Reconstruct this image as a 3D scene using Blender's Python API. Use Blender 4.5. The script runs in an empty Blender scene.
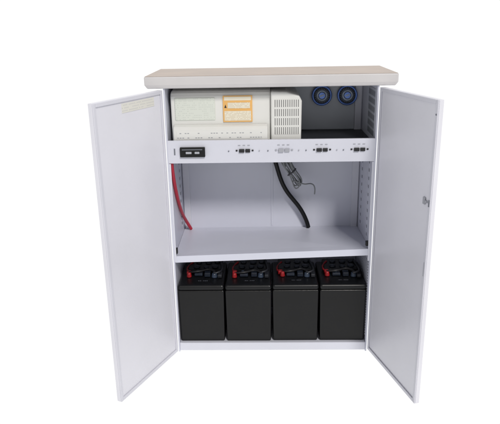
import bpy, bmesh, math, random
from mathutils import Vector, Matrix
random.seed(4)
S=bpy.context.scene
S.view_settings.view_transform='Standard'; S.view_settings.look='None'; S.view_settings.exposure=0
COL=S.collection

# ---------------- materials ----------------
def mat(name,col,rough=.5,metal=0,noise=.06,nscale=6,bump=0,bscale=200,coat=0,spec=.5):
    m=bpy.data.materials.new(name); m.use_nodes=True; nt=m.node_tree; b=nt.nodes['Principled BSDF']
    tc=nt.nodes.new('ShaderNodeTexCoord')
    n=nt.nodes.new('ShaderNodeTexNoise'); n.inputs['Scale'].default_value=nscale; n.inputs['Detail'].default_value=5
    nt.links.new(tc.outputs['Object'],n.inputs['Vector'])
    r=nt.nodes.new('ShaderNodeValToRGB')
    r.color_ramp.elements[0].position=.3; r.color_ramp.elements[1].position=.7
    r.color_ramp.elements[0].color=[c*(1-noise) for c in col]+[1]
    r.color_ramp.elements[1].color=[min(1,c*(1+noise)) for c in col]+[1]
    nt.links.new(n.outputs['Fac'],r.inputs['Fac']); nt.links.new(r.outputs['Color'],b.inputs['Base Color'])
    mr=nt.nodes.new('ShaderNodeMapRange'); mr.inputs['To Min'].default_value=rough*.8; mr.inputs['To Max'].default_value=min(1,rough*1.2)
    nt.links.new(n.outputs['Fac'],mr.inputs['Value']); nt.links.new(mr.outputs['Result'],b.inputs['Roughness'])
    b.inputs['Metallic'].default_value=metal; b.inputs['Coat Weight'].default_value=coat; b.inputs['Coat Roughness'].default_value=.15; b.inputs['Specular IOR Level'].default_value=spec
    if bump:
        n2=nt.nodes.new('ShaderNodeTexNoise'); n2.inputs['Scale'].default_value=bscale
        nt.links.new(tc.outputs['Object'],n2.inputs['Vector'])
        bp=nt.nodes.new('ShaderNodeBump'); bp.inputs['Strength'].default_value=bump; bp.inputs['Distance'].default_value=.002
        nt.links.new(n2.outputs['Fac'],bp.inputs['Height']); nt.links.new(bp.outputs['Normal'],b.inputs['Normal'])
    return m
def dash(name,base,ink,ax,su,sv,fu,fv,thr=0,u0=0,v0=0,rough=.5):
    """rows of small printed dashes / punched slots, procedural, object space"""
    m=bpy.data.materials.new(name); m.use_nodes=True; nt=m.node_tree; b=nt.nodes['Principled BSDF']; b.inputs['Roughness'].default_value=rough
    tc=nt.nodes.new('ShaderNodeTexCoord'); sp=nt.nodes.new('ShaderNodeSeparateXYZ'); nt.links.new(tc.outputs['Object'],sp.inputs[0])
    def op(o,a,c=None):
        n=nt.nodes.new('ShaderNodeMath'); n.operation=o
        for i,q in enumerate((a,c)):
            if q is None: continue
            if isinstance(q,(int,float)): n.inputs[i].default_value=q
            else: nt.links.new(q,n.inputs[i])
        return n.outputs[0]
    U=op('DIVIDE',op('SUBTRACT',sp.outputs[ax],u0),su); V=op('DIVIDE',op('SUBTRACT',sp.outputs['Z'],v0),sv)
    fa=op('LESS_THAN',op('FRACT',U),fu); fb=op('LESS_THAN',op('FRACT',V),fv)
    cb=nt.nodes.new('ShaderNodeCombineXYZ'); nt.links.new(op('FLOOR',U),cb.inputs[0]); nt.links.new(op('FLOOR',V),cb.inputs[1])
    wn=nt.nodes.new('ShaderNodeTexWhiteNoise'); nt.links.new(cb.outputs[0],wn.inputs['Vector'])
    k=op('MULTIPLY',op('MULTIPLY',fa,fb),op('GREATER_THAN',wn.outputs['Value'],thr))
    mx=nt.nodes.new('ShaderNodeMix'); mx.data_type='RGBA'; nt.links.new(k,mx.inputs['Factor'])
    mx.inputs['A'].default_value=(*base,1); mx.inputs['B'].default_value=(*ink,1); nt.links.new(mx.outputs['Result'],b.inputs['Base Color'])
    return m
PC=(.595,.61,.70); IC=(.70,.70,.675)
M=dict(
 paint=mat('white_paint',PC,.36,bump=.12,bscale=350,noise=.04,nscale=3),
 shade=mat('painted_shade_grey',(.47,.50,.55),.5,noise=.06,nscale=5),  # darker than the wall paint: upper recess shade put into the colour
 door=mat('door_paint',(.69,.69,.75),.34,bump=.15,bscale=250,noise=.04,nscale=3),
 rim=mat('rim_paint',(.62,.622,.685),.42,bump=.1,noise=.03),
 lip=mat('lip_paint',(.61,.62,.695),.4,noise=.03,bump=.1),
 topw=mat('top_paint',(.58,.565,.57),.45,noise=.05,bump=.1),
 tan=mat('tan_top',(.46,.385,.335),.5,noise=.10,nscale=7,bump=.2),
 inv=mat('inverter_white',IC,.4,noise=.03,bump=.08),
 slot=dash('inverter_vents',IC,(.16,.16,.16),'X',.0080,.0345,.38,.80,0,u0=.001,v0=.036),
 cover=dash('cover_print',(.64,.67,.61),(.54,.57,.52),'X',.0063,.0078,.62,.35,.42),
 base=dash('base_print',IC,(.36,.37,.38),'X',.010,.0175,.68,.22,.45,v0=.0265),
 sticker=dash('sticker_print',(.68,.67,.62),(.50,.50,.50),'X',.0065,.0095,.5,.35,.25),
 tagm=dash('battery_print',(.006,.006,.008),(.12,.13,.16),'X',.007,.03,.6,.9,.2),
 labt=dash('label_text',(.74,.69,.56),(.55,.46,.32),'X',.0045,.0050,.7,.4,.25),
 gril=dash('grille_punch',PC,(.03,.03,.04),'Y',.014,.012,.6,.5,0),
 gri2=dash('grille_slots',(.42,.44,.50),(.02,.025,.03),'Y',.018,.030,.5,.7,0),
 holes=dash('strip_punch',PC,(.10,.11,.14),'Y',.02,.034,.36,.4,0,u0=.007),
 black=mat('black_plastic',(.0028,.0028,.0033),.34,noise=.3,nscale=14,bump=.2,bscale=90,spec=.32),
 blackl=mat('black_lid',(.0032,.0036,.0045),.36,noise=.3,nscale=14,spec=.32),
 dark=mat('dark_gap',(.008,.008,.010),.5),
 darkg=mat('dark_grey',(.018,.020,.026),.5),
 red=mat('red_plastic',(.33,.009,.013),.4,noise=.3,nscale=50),
 redc=mat('red_cable',(.42,.012,.035),.35,noise=.1),
 blue=mat('blue_rubber',(.10,.19,.52),.22,metal=.4,noise=.2,nscale=20),
 bluel=mat('blue_grey',(.035,.052,.085),.38,noise=.4,nscale=40),
 bluev=mat('blue_vent',(.011,.016,.028),.4,noise=.4,nscale=40),
 pale=mat('pale_blue',(.42,.50,.62),.3,noise=.2,nscale=40),
 grey=mat('grey_print',(.16,.17,.20),.6),
 lgrey=mat('light_grey',(.36,.37,.41),.5),
 orange=mat('orange_label',(.74,.42,.13),.5,noise=.1),
 cream=mat('cream_label',(.74,.69,.56),.6),
 wire=mat('wire_grey',(.20,.21,.22),.45),
 tie=mat('wire_tie',(.06,.06,.07),.45),
 steel=mat('steel',(.45,.45,.48),.3,metal=.9),
)
# ---------------- helpers ----------------
def box(bm,x0,x1,y0,y1,z0,z1):
    v=[bm.verts.new(p) for p in [(x0,y0,z0),(x1,y0,z0),(x1,y1,z0),(x0,y1,z0),(x0,y0,z1),(x1,y0,z1),(x1,y1,z1),(x0,y1,z1)]]
    for f in [(0,3,2,1),(4,5,6,7),(0,1,5,4),(1,2,6,5),(2,3,7,6),(3,0,4,7)]: bm.faces.new([v[i] for i in f])
    return v
def cyl(bm,c,r,h,axis='Z',seg=24,r2=None):
    rot={'Z':Matrix.Identity(4),'Y':Matrix.Rotation(math.radians(90),4,'X'),'X':Matrix.Rotation(math.radians(90),4,'Y')}[axis]
    bmesh.ops.create_cone(bm,cap_ends=True,segments=seg,radius1=r,radius2=r if r2 is None else r2,depth=h,matrix=Matrix.Translation(c)@rot)
def prism(bm,poly,axis,a,b):
    f=(lambda p,t:(t,p[0],p[1])) if axis=='x' else (lambda p,t:(p[0],t,p[1]))
    A=[bm.verts.new(f(p,a)) for p in poly]; B=[bm.verts.new(f(p,b)) for p in poly]
    n=len(poly); bm.faces.new(A); bm.faces.new(B[::-1])
    for i in range(n): bm.faces.new([A[i],B[i],B[(i+1)%n],A[(i+1)%n]])
def torus(bm,c,R,r,axis='Y',n=32,m=10):
    ring=[]
    for i in range(n):
        a=2*math.pi*i/n; row=[]
        for j in range(m):
            b=2*math.pi*j/m; q=(R+r*math.cos(b))
            p=(q*math.cos(a),r*math.sin(b),q*math.sin(a)) if axis=='Y' else (q*math.cos(a),q*math.sin(a),r*math.sin(b))
            row.append(bm.verts.new((c[0]+p[0],c[1]+p[1],c[2]+p[2])))
        ring.append(row)
    for i in range(n):
        for j in range(m):
            bm.faces.new([ring[i][j],ring[(i+1)%n][j],ring[(i+1)%n][(j+1)%m],ring[i][(j+1)%m]])
def part(name,parent,build,material,bevel=0,loc=None,smooth=False,label=None,seg=2):
    bm=bmesh.new(); build(bm); bmesh.ops.recalc_face_normals(bm,faces=bm.faces)
    me=bpy.data.meshes.new(name); bm.to_mesh(me); bm.free()
    o=bpy.data.objects.new(name,me); COL.objects.link(o); me.materials.append(M[material])
    if parent: o.parent=parent
    if loc: o.location=loc
    if smooth:
        for p in me.polygons: p.use_smooth=True
    if bevel:
        md=o.modifiers.new('b','BEVEL'); md.width=bevel; md.segments=seg; md.limit_method='ANGLE'; md.angle_limit=math.radians(40)
    if label: o['label']=label
    return o
def empty(name,loc,label=None,cat=None,parent=None,group=None):
    e=bpy.data.objects.new(name,None); e.empty_display_size=.05; COL.objects.link(e); e.location=loc
    if parent: e.parent=parent
    if label: e['label']=label
    if cat: e['category']=cat
    if group: e['group']=group
    return e
def tube(name,pts,r,material,label=None,cat=None,parent=None):
    cu=bpy.data.curves.new(name,'CURVE'); cu.dimensions='3D'
    sp=cu.splines.new('NURBS'); sp.points.add(len(pts)-1)
    for i,p in enumerate(pts): sp.points[i].co=(*p,1)
    sp.use_endpoint_u=True; sp.order_u=4; sp.resolution_u=8
    cu.bevel_depth=r; cu.bevel_resolution=4; cu.use_fill_caps=True
    t=bpy.data.objects.new('t',cu); COL.objects.link(t)
    dg=bpy.context.evaluated_depsgraph_get(); me=bpy.data.meshes.new_from_object(t.evaluated_get(dg)); bpy.data.objects.remove(t)
    o=bpy.data.objects.new(name,me); COL.objects.link(o); me.materials.clear(); me.materials.append(M[material])
    for p in me.polygons: p.use_smooth=True
    if parent: o.parent=parent
    if label: o['label']=label
    if cat: o['category']=cat
    return o

# ---------------- dims ----------------
h=.4; D=.336; H=1.097; SH=.431; G=-.014
root=empty('storage_cabinet',(0,0,G),'white metal equipment cabinet with both doors open and tan top','cabinet')
T=.006
cab=empty('cabinet_body',(0,0,-G),parent=root)
part('side_panel',cab,lambda b:box(b,-h,-h+T,0,D,G,H),'paint',.0008)
part('side_panel',cab,lambda b:box(b,h-T,h,0,D,G,H),'paint',.0008)
part('back_panel',cab,lambda b:box(b,-h+T,h-T,D-.005,D,0.02,H),'paint',.0008)
part('back_seam',cab,lambda b:box(b,.002,.012,D-.0075,D-.0052,SH+.01,.80),'paint',.001)
part('back_shade_plate',cab,lambda b:box(b,-.361,.361,D-.0105,D-.0055,.880,H-.006),'shade',.001)  # added plate, its grey paints shade on the upper back wall
for s in (-1,1):
    part('corner_post',cab,lambda b:box(b,min(s*.39,s*.362),max(s*.39,s*.362),D-.014,D-.0052,.04,H-.005),'lip',.001)
    part('front_flange',cab,lambda b:box(b,min(s*(h-T-.0002),s*(h-.013)),max(s*(h-T-.0002),s*(h-.013)),.0005,.003,.40,.81),'lip',.0005)
part('floor_panel',cab,lambda b:box(b,-h+T+.0003,h-T-.0003,0.000,D-.0055,-.008,.028),'lip',.002)
def top(b):
    x1,x0=.466,.457; y1,y0=-.014,-.009
    lo=[(-x0,y0,H),(x0,y0,H),(x0,D+.01,H),(-x0,D+.01,H)]
    mi=[(-x1,y1,H+.014),(x1,y1,H+.014),(x1,D+.018,H+.014),(-x1,D+.018,H+.014)]
    hi=[(-x1,y1,H+.044),(x1,y1,H+.044),(x1,D+.018,H+.044),(-x1,D+.018,H+.044)]
    R=[[b.verts.new(p) for p in q] for q in (lo,mi,hi)]
    b.faces.new(R[0]); b.faces.new(R[2])
    for k in range(2):
        for i in range(4): b.faces.new([R[k][i],R[k][(i+1)%4],R[k+1][(i+1)%4],R[k+1][i]])
part('top_panel',cab,top,'topw',.004,seg=3)
part('top_sheet',cab,lambda b:box(b,-.463,.463,-.011,D+.015,H+.0442,H+.0452),'tan',.0004)
def shelf(b):
    zl,zr=SH-.006,SH+.020
    x=h-T-.001
    P=[(-x,.006,zl),(x,.006,zr),(x,D-.006,SH+.004),(-x,D-.006,SH)]
    q=[(-x,.003,zl-.028),(x,.003,zr-.028)]
    t=.003
    top_=[b.verts.new(p) for p in P]; dn=[b.verts.new((p[0],p[1],p[2]-t)) for p in P]
    fa=[b.verts.new((-x,.003,zl)),b.verts.new((x,.003,zr))]; fb=[b.verts.new(p) for p in q]
    fc=[b.verts.new((-x,.006,zl-.028)),b.verts.new((x,.006,zr-.028))]
    b.faces.new(top_); b.faces.new(dn[::-1])
    b.faces.new([fa[0],fa[1],top_[1],top_[0]]); b.faces.new([fa[0],fb[0],fb[1],fa[1]])
    b.faces.new([fb[0],fc[0],fc[1],fb[1]]); b.faces.new([fc[0],dn[0],dn[1],fc[1]])
    b.faces.new([top_[1],dn[1],dn[2],top_[2]]); b.faces.new([top_[2],dn[2],dn[3],top_[3]]); b.faces.new([top_[3],dn[3],dn[0],top_[0]])
    b.faces.new([fa[0],top_[0],dn[0],fc[0],fb[0]]); b.faces.new([fa[1],fb[1],fc[1],dn[1],top_[1]])
part('shelf',cab,shelf,'paint')
part('equipment_shelf',cab,lambda b:box(b,-h+T+.001,h-T-.001,.012,D-.006,.872,.878),'darkg')  # dark grey stands in for the shadow along this shelf
part('shelf_clip',cab,lambda b:box(b,-h+.007,-h+.018,.006,.022,SH+.003,SH+.026),'black',.002)
part('shelf_clip',cab,lambda b:box(b,h-.022,h-.007,.006,.022,SH+.03,SH+.05),'black',.002)
xi=h-T
def strip(name,s,y0,y1,z0,z1,m):
    part(name,cab,lambda b:box(b,min(s*(xi-.0002),s*(xi-.0016)),max(s*(xi-.0002),s*(xi-.0016)),y0,y1,z0,z1),m)
strip('slotted_strip',1,.09,.11,.47,.805,'holes'); strip('slotted_strip',1,.25,.27,.47,.805,'holes'); strip('slotted_strip',-1,.25,.27,.47,.805,'holes')
strip('ventilation_grille',1,.02,.15,.05,.385,'gril'); strip('ventilation_grille',1,.03,.17,.90,1.08,'gri2')

cab=root
def cpan(b):
    prism(b,[(-.001,.812),(.03,.812),(.03,.815),(.003,.815),(.003,.896),(.012,.896),(.012,.900),(-.001,.900)],'x',-h+.004,h-.004)
cp=part('control_panel',cab,cpan,'lip',.0012,loc=(0,0,-G))
part('circuit_breaker',cp,lambda b:box(b,-.348,-.252,-.012,-.0015,.838,.876),'black',.002,label='large black circuit breaker with silver toggles')
part('breaker_toggle',cp,lambda b:box(b,-.325,-.303,-.018,-.0122,.852,.860),'lgrey',.001)
part('breaker_toggle',cp,lambda b:box(b,-.291,-.273,-.018,-.0122,.852,.860),'lgrey',.001)
part('breaker_strip',cp,lambda b:box(b,-.340,-.262,-.0128,-.0122,.866,.869),'grey')
part('panel_mark',cp,lambda b:box(b,-.372,-.367,-.0022,-.0012,.845,.87),'grey')
for i,x in enumerate((-.10,.05,.195,.337)):
    mt='dark' if i!=1 else 'lgrey'
    part('rocker_switch',cp,lambda b:box(b,x-.022,x-.002,-.009,-.0015,.853,.866),mt,.001)
    part('rocker_switch',cp,lambda b:box(b,x+.002,x+.020,-.007,-.0015,.853,.866),mt,.001)
    part('indicator_lamp',cp,lambda b:box(b,x-.035,x-.028,-.004,-.0015,.857,.863),mt,.0008)
    part('indicator_lamp',cp,lambda b:box(b,x+.026,x+.033,-.004,-.0015,.857,.863),mt,.0008)
    for k in range(3):
        part('panel_mark',cp,lambda b:box(b,x-.026+k*.018,x-.017+k*.018,-.0022,-.0012,.878,.8815),'lgrey')
    part('screw',cp,lambda b:cyl(b,(x-.062,-.0025,.858),.0025,.003,'Y',12),'grey')
    if i<3: part('screw',cp,lambda b:cyl(b,(x+.055,-.0025,.858),.0025,.003,'Y',12),'lgrey')
def ribs(b,x):
    n=24; pts=[]
    for i in range(n*2):
        r=.035 if i%2 else .025; a=math.pi*i/n; pts.append((x+r*math.cos(a),1.026+r*math.sin(a)))
    prism(b,pts,'y',D-.032,D-.0275)
for x in (.219,.326):
    g=part('round_gauge',cab,lambda b:cyl(b,(x,D-.019,1.026),.042,.016,'Y',40),'dark',.003,loc=(0,0,-G))
    part('gauge_ring',g,lambda b:torus(b,(x,D-.028,1.026),.038,.0050),'blue',smooth=True)
    part('ribbed_disc',g,lambda b:ribs(b,x),'bluel',.0005)
    part('gauge_ring',g,lambda b:torus(b,(x,D-.033,1.026),.019,.0034),'pale',smooth=True)
    part('gauge_face',g,lambda b:cyl(b,(x,D-.0335,1.026),.014,.003,'Y'),'blue',.001)
    part('gauge_pointer',g,lambda b:prism(b,[(x-.010,1.020),(x+.008,1.026),(x+.009,1.032),(x-.009,1.027)],'y',D-.0365,D-.0352),'pale')
def door(sgn,ang,w,z0):
    z1=H-.006
    d=empty('door',(0,0,0),parent=root)
    R=Matrix.Rotation(math.atan2(-math.sin(ang),sgn*math.cos(ang)),4,'Z')
    d.matrix_basis=Matrix.Translation((sgn*h,-.001,-G))@R
    k=1 if sgn<0 else -1
    def Y(a,b):
        a,b=k*a,k*b; return min(a,b),max(a,b)
    ya=Y(-.022,-.006)
    part('door_leaf',d,lambda b:box(b,.002,w,*ya,z0,z1),'door',.002)
    yb=Y(-.0058,-.0015); r=.014
    for q in ((.002,r,z0,z1),(w-r,w,z0,z1),(r+.0003,w-r-.0003,z1-r,z1),(r+.0003,w-r-.0003,z0,z0+r)):
        part('door_rim',d,lambda b:box(b,q[0],q[1],*yb,q[2],q[3]),'rim',.002)
    for z in (.15,.95):
        part('hinge',d,lambda b:cyl(b,(-.003,k*-.026,z),.005,.07,'Z',16),'steel')
    yc=Y(-.0059,-.0048)
    if sgn<0:
        part('warning_sticker',d,lambda b:box(b,.055,.245,*yc,1.040,1.072),'sticker',label='small faded cream sticker with tiny print')
    else:
        part('door_lock',d,lambda b:box(b,.348,.362,*Y(-.0059,-.001),.745,.770),'lgrey',.002)
        part('lock_bolt',d,lambda b:cyl(b,(.369,k*-.004,.757),.005,.007,'Y',16),'lgrey',.0008)
        part('latch_slot',d,lambda b:box(b,.385,.391,*Y(-.0014,-.0003),.745,.768),'grey',.0003)
        part('latch_slot',d,lambda b:box(b,.386,.390,*Y(-.0014,-.0003),.50,.55),'lgrey',.0003)
        part('screw',d,lambda b:cyl(b,(.390,k*-.001,1.045),.003,.002,'Y',10),'grey')
    return d
door(-1,1.145,.394,-.010); door(1,1.296,.396,-.002)

# ---------------- inverter ----------------
inv=empty('power_inverter',(-.13,.05,.8785),'white box inverter with orange label on the upper shelf','inverter')
ox,oy,oz=inv.location
def B(b,x0,x1,y0,y1,z0,z1): box(b,x0-ox,x1-ox,y0-oy,y1-oy,z0-oz,z1-oz)
def P(b,poly,ax,a,c):
    if ax=='x': prism(b,[(p[0]-oy,p[1]-oz) for p in poly],'x',a-ox,c-ox)
    else: prism(b,[(p[0]-ox,p[1]-oz) for p in poly],'y',a-oy,c-oy)
prof=[(.050,.879),(.31,.879),(.31,1.085),(.14,1.085),(.072,1.078),(.058,1.072),(.051,1.060)]
part('housing',inv,lambda b:P(b,prof,'x',-.383,.0),'inv',.006,seg=3)
part('lower_ledge',inv,lambda b:P(b,[(.020,.8795),(.0498,.8795),(.0498,.955),(.040,.953),(.028,.948),(.020,.938)],'x',-.375,-.012),'inv',.005,seg=3)
part('end_cover',inv,lambda b:P(b,[(.0005,.8795),(.116,.8795),(.118,1.040),(.108,1.060),(.06,1.074),(.0005,1.076)],'y',.033,.30),'inv',.006,seg=3)
part('vent_grille',inv,lambda b:B(b,.0145,.1085,.0320,.0345,.9135,1.047),'slot',.0003,label='dark vertical ventilation slots')
part('front_cover',inv,lambda b:B(b,-.368,-.212,.0475,.056,.968,1.056),'cover',.004,seg=3,label='pale greenish front cover with faint print')
part('base_cover',inv,lambda b:B(b,-.362,-.035,.0190,.0201,.901,.933),'base',.0005)
part('orange_label',inv,lambda b:B(b,-.182,-.070,.046,.0505,.962,1.062),'orange')
part('label_print',inv,lambda b:B(b,-.177,-.075,.0452,.0459,1.044,1.058),'cream')
part('label_print',inv,lambda b:B(b,-.164,-.079,.0452,.0459,1.014,1.036),'labt')
part('label_print',inv,lambda b:B(b,-.177,-.075,.0452,.0459,.967,1.004),'labt')
part('label_symbol',inv,lambda b:P(b,[(-.177,1.016),(-.168,1.016),(-.1725,1.029)],'y',.0452,.0459),'darkg')
for x in (-.345,-.045): part('knob',inv,lambda b:cyl(b,(x-ox,.017-oy,.893-oz),.004,.005,'Y',16),'lgrey')

# ---------------- batteries ----------------
w,d,hh=.193,.25,.268
xs=(-.2955,-.0985,.0985,.2955)
FY=.011
b0=empty('battery',(xs[0],FY,.0285),'black lead battery with red terminal cap on cabinet floor','battery',group='batteries in the cabinet bottom')
def case(b):
    t=.003
    lo=[(-w/2+t,t,0),(w/2-t,t,0),(w/2-t,d-t,0),(-w/2+t,d-t,0)]
    hi=[(-w/2+.0005,.0005,hh-.03),(w/2-.0005,.0005,hh-.03),(w/2-.0005,d-.001,hh-.03),(-w/2+.0005,d-.001,hh-.03)]
    A=[b.verts.new(p) for p in lo]; C=[b.verts.new(p) for p in hi]
    b.faces.new(A); b.faces.new(C)
    for i in range(4): b.faces.new([A[i],A[(i+1)%4],C[(i+1)%4],C[i]])
part('battery_case',b0,case,'black',.006,seg=4)
part('battery_lid',b0,lambda b:box(b,-w/2,w/2,-.0005,d+.001,hh-.0305,hh-.006),'blackl',.010,seg=4)
part('lid_block',b0,lambda b:box(b,-w/2+.028,w/2-.018,.122,d-.012,hh-.0055,hh+.012),'blackl',.006,seg=3)
part('terminal_cap',b0,lambda b:cyl(b,(-.057,.085,hh+.005),.011,.020,'Z',20,.008),'red',.003,label='red terminal cap')
part('terminal_boot',b0,lambda b:box(b,-.070,-.050,.098,.120,hh-.0052,hh+.014),'red',.006,seg=3,label='red rubber terminal boot')
part('terminal_post',b0,lambda b:cyl(b,(.052,.082,hh+.004),.013,.019,'Z',20,.010),'bluel',.003,label='blue grey terminal post')
part('terminal_nut',b0,lambda b:cyl(b,(.052,.082,hh+.016),.006,.007,'Z',6),'darkg',.001)
for xx,yy,rr in ((-.030,.150,.015),(.012,.146,.012),(.050,.152,.016),(-.025,.200,.014),(.018,.198,.015),(.056,.202,.013)):
    part('vent_cap',b0,lambda b:cyl(b,(xx,yy,hh+.0155),rr,.007,'Z',18,rr*.85),'bluev',.002)
for (x0,x1,y0,y1,z1,m) in ((-.036,.000,.090,.118,.008,'bluev'),(.008,.034,.080,.112,.014,'bluev'),(.066,.084,.070,.116,.010,'darkg'),(-.030,-.016,.100,.116,.0155,'bluel')):
    part('terminal_connector',b0,lambda b:box(b,x0,x1,y0,y1,hh-.0052,hh+z1),m,.004,seg=3)
part('top_print',b0,lambda b:box(b,-.018,.026,.044,.048,hh-.0059,hh-.0053),'tagm')
tube('jumper_lead',[(-.058,.100,hh+.010),(-.03,.080,hh+.022),(.0,.095,hh+.016),(.03,.12,hh+.022),(.052,.088,hh+.018)],.005,'dark',parent=b0)
tube('jumper_lead',[(.052,.082,hh+.012),(.075,.085,hh+.018),(.086,.11,hh+.012),(.080,.16,hh+.010),(.070,.21,hh+.018)],.0045,'darkg',parent=b0)
tube('jumper_lead',[(-.06,.11,hh+.006),(-.078,.13,hh+.012),(-.076,.17,hh+.006),(-.05,.20,hh+.016)],.0038,'red',parent=b0)
src=[o for o in bpy.data.objects if o.parent==b0]
for x in xs[1:]:
    e=b0.copy(); COL.objects.link(e); e.location=(x,FY+random.uniform(-.003,.004),.0285); e.rotation_euler=(0,0,random.uniform(-.005,.005))
    for o in src:
        c=o.copy(); c.parent=e; COL.objects.link(c)
        if o.name.startswith('terminal_cap'): c.location=(random.uniform(-.006,.006),random.uniform(-.008,.004),0)
        if o.name.startswith('terminal_connector'): c.location=(random.uniform(-.003,.003),random.uniform(-.012,.002),0)
        if o.name.startswith('jumper_lead'): c.location=(random.uniform(-.003,.003),random.uniform(-.008,.004),random.uniform(-.003,.003))

# ---------------- cables ----------------
tube('red_cable',[(-.386,.006,.87),(-.3865,.012,.80),(-.3865,.05,.72),(-.3865,.12,.63),(-.386,.20,.55),(-.382,.26,.50),(-.370,.29,.46),(-.362,.305,.436)],.0072,'redc','thick red power cable running down to the shelf','cable')
tube('black_cable',[(.0,.26,.872),(.012,.27,.78),(.03,.29,.72),(.045,.30,.66),(.075,.30,.60),(.12,.30,.55),(.15,.30,.50),(.165,.305,.46),(.17,.31,.438)],.0095,'black','thick black power cable hanging against the back wall','cable')
c0=Vector((.050,.0,.770)); c1=Vector((.132,.0,.655)); ax=(c1-c0); mid=(c0+c1)/2; nrm=Vector((ax.z,0,-ax.x)).normalized()
wp=[(.03,.22,.872),(.04,.22,.81)]
for k in range(5):
    ph=k*.13; wid=.013+.004*k
    for a in range(0,360,30):
        t=math.radians(a+100); s=math.cos(t); pinch=.30+.70*s*s
        off=nrm*(.007*math.sin(k*2.3))
        p=mid+ax*(.5+.05*math.sin(k*1.7))*s+nrm*wid*1.5*math.sin(t+ph)*pinch+off
        wp.append((p.x,.262-.007*k+.003*math.sin(t*2),p.z))
wp+=[(.125,.235,.665),(.15,.230,.658),(.175,.24,.665),(.195,.25,.645),(.192,.27,.605)]
tube('thin_wire',wp,.0028,'wire','thin grey wire coiled and tied beside the black cable','wire')
tube('wire_tie',[(mid.x-.016,.240,mid.z-.014),(mid.x-.008,.222,mid.z-.007),(mid.x+.008,.222,mid.z+.007),(mid.x+.016,.240,mid.z+.014)],.0035,'tie','short black tie around the grey wire bundle','wire tie')

# ---------------- setting ----------------
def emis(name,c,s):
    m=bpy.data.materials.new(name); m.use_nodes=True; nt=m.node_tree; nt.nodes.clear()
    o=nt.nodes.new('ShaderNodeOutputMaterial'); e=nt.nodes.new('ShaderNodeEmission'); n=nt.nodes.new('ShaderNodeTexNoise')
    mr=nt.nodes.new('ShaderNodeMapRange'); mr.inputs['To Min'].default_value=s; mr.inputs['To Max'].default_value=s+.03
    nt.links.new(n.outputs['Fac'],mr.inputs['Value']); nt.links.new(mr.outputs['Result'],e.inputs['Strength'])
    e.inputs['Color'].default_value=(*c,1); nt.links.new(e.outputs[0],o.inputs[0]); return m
M['floor']=emis('glowing_white_ground',(1,1,1),1.01)  # ground emits by itself to stay pure white and shadowless, no lamp
g=part('ground',None,lambda b:b.faces.new([b.verts.new(p) for p in ((-40,-40,G-.001),(40,-40,G-.001),(40,40,G-.001),(-40,40,G-.001))]),'floor')
g['kind']='structure'
W=bpy.data.worlds.new('World'); S.world=W; W.use_nodes=True; nt=W.node_tree; bg=nt.nodes['Background']
tc=nt.nodes.new('ShaderNodeTexCoord'); sp=nt.nodes.new('ShaderNodeSeparateXYZ')
nt.links.new(tc.outputs['Generated'],sp.inputs[0])
mr=nt.nodes.new('ShaderNodeMapRange'); mr.interpolation_type='SMOOTHSTEP'; mr.inputs['From Min'].default_value=-.5; mr.inputs['From Max'].default_value=.15; mr.inputs['To Min'].default_value=.30; mr.inputs['To Max'].default_value=1.02
nt.links.new(sp.outputs['Y'],mr.inputs['Value']); nt.links.new(mr.outputs['Result'],bg.inputs['Strength'])
bg.inputs['Color'].default_value=(1,1,1,1)
sl=bpy.data.lights.new('key_sun','SUN'); sl.energy=2.0; sl.angle=math.radians(10); sl.color=(1,.965,.92)
so=bpy.data.objects.new('key_sun',sl); COL.objects.link(so)
so.rotation_euler=Vector((.30,-.80,.68)).to_track_quat('Z','Y').to_euler()

# ---------------- camera ----------------
f,x,y,z,pi,ya,ro=589.4819,-.0253,-2.2147,1.3312,.3137,-.0268,-.0177
cpp,spp=math.cos(pi),math.sin(pi); cy,sy=math.cos(ya),math.sin(ya)
fw=Vector((sy*cpp,cy*cpp,-spp)); rt=Vector((cy,-sy,0)); up=rt.cross(fw)
r2=rt*math.cos(ro)+up*math.sin(ro); u2=-rt*math.sin(ro)+up*math.cos(ro)
cam=bpy.data.cameras.new('camera'); co=bpy.data.objects.new('camera',cam); COL.objects.link(co)
co.matrix_world=Matrix((( r2.x,u2.x,-fw.x,x),(r2.y,u2.y,-fw.y,y),(r2.z,u2.z,-fw.z,z),(0,0,0,1)))
cam.sensor_width=36; cam.lens=f/500*36; cam.clip_end=200
S.camera=co
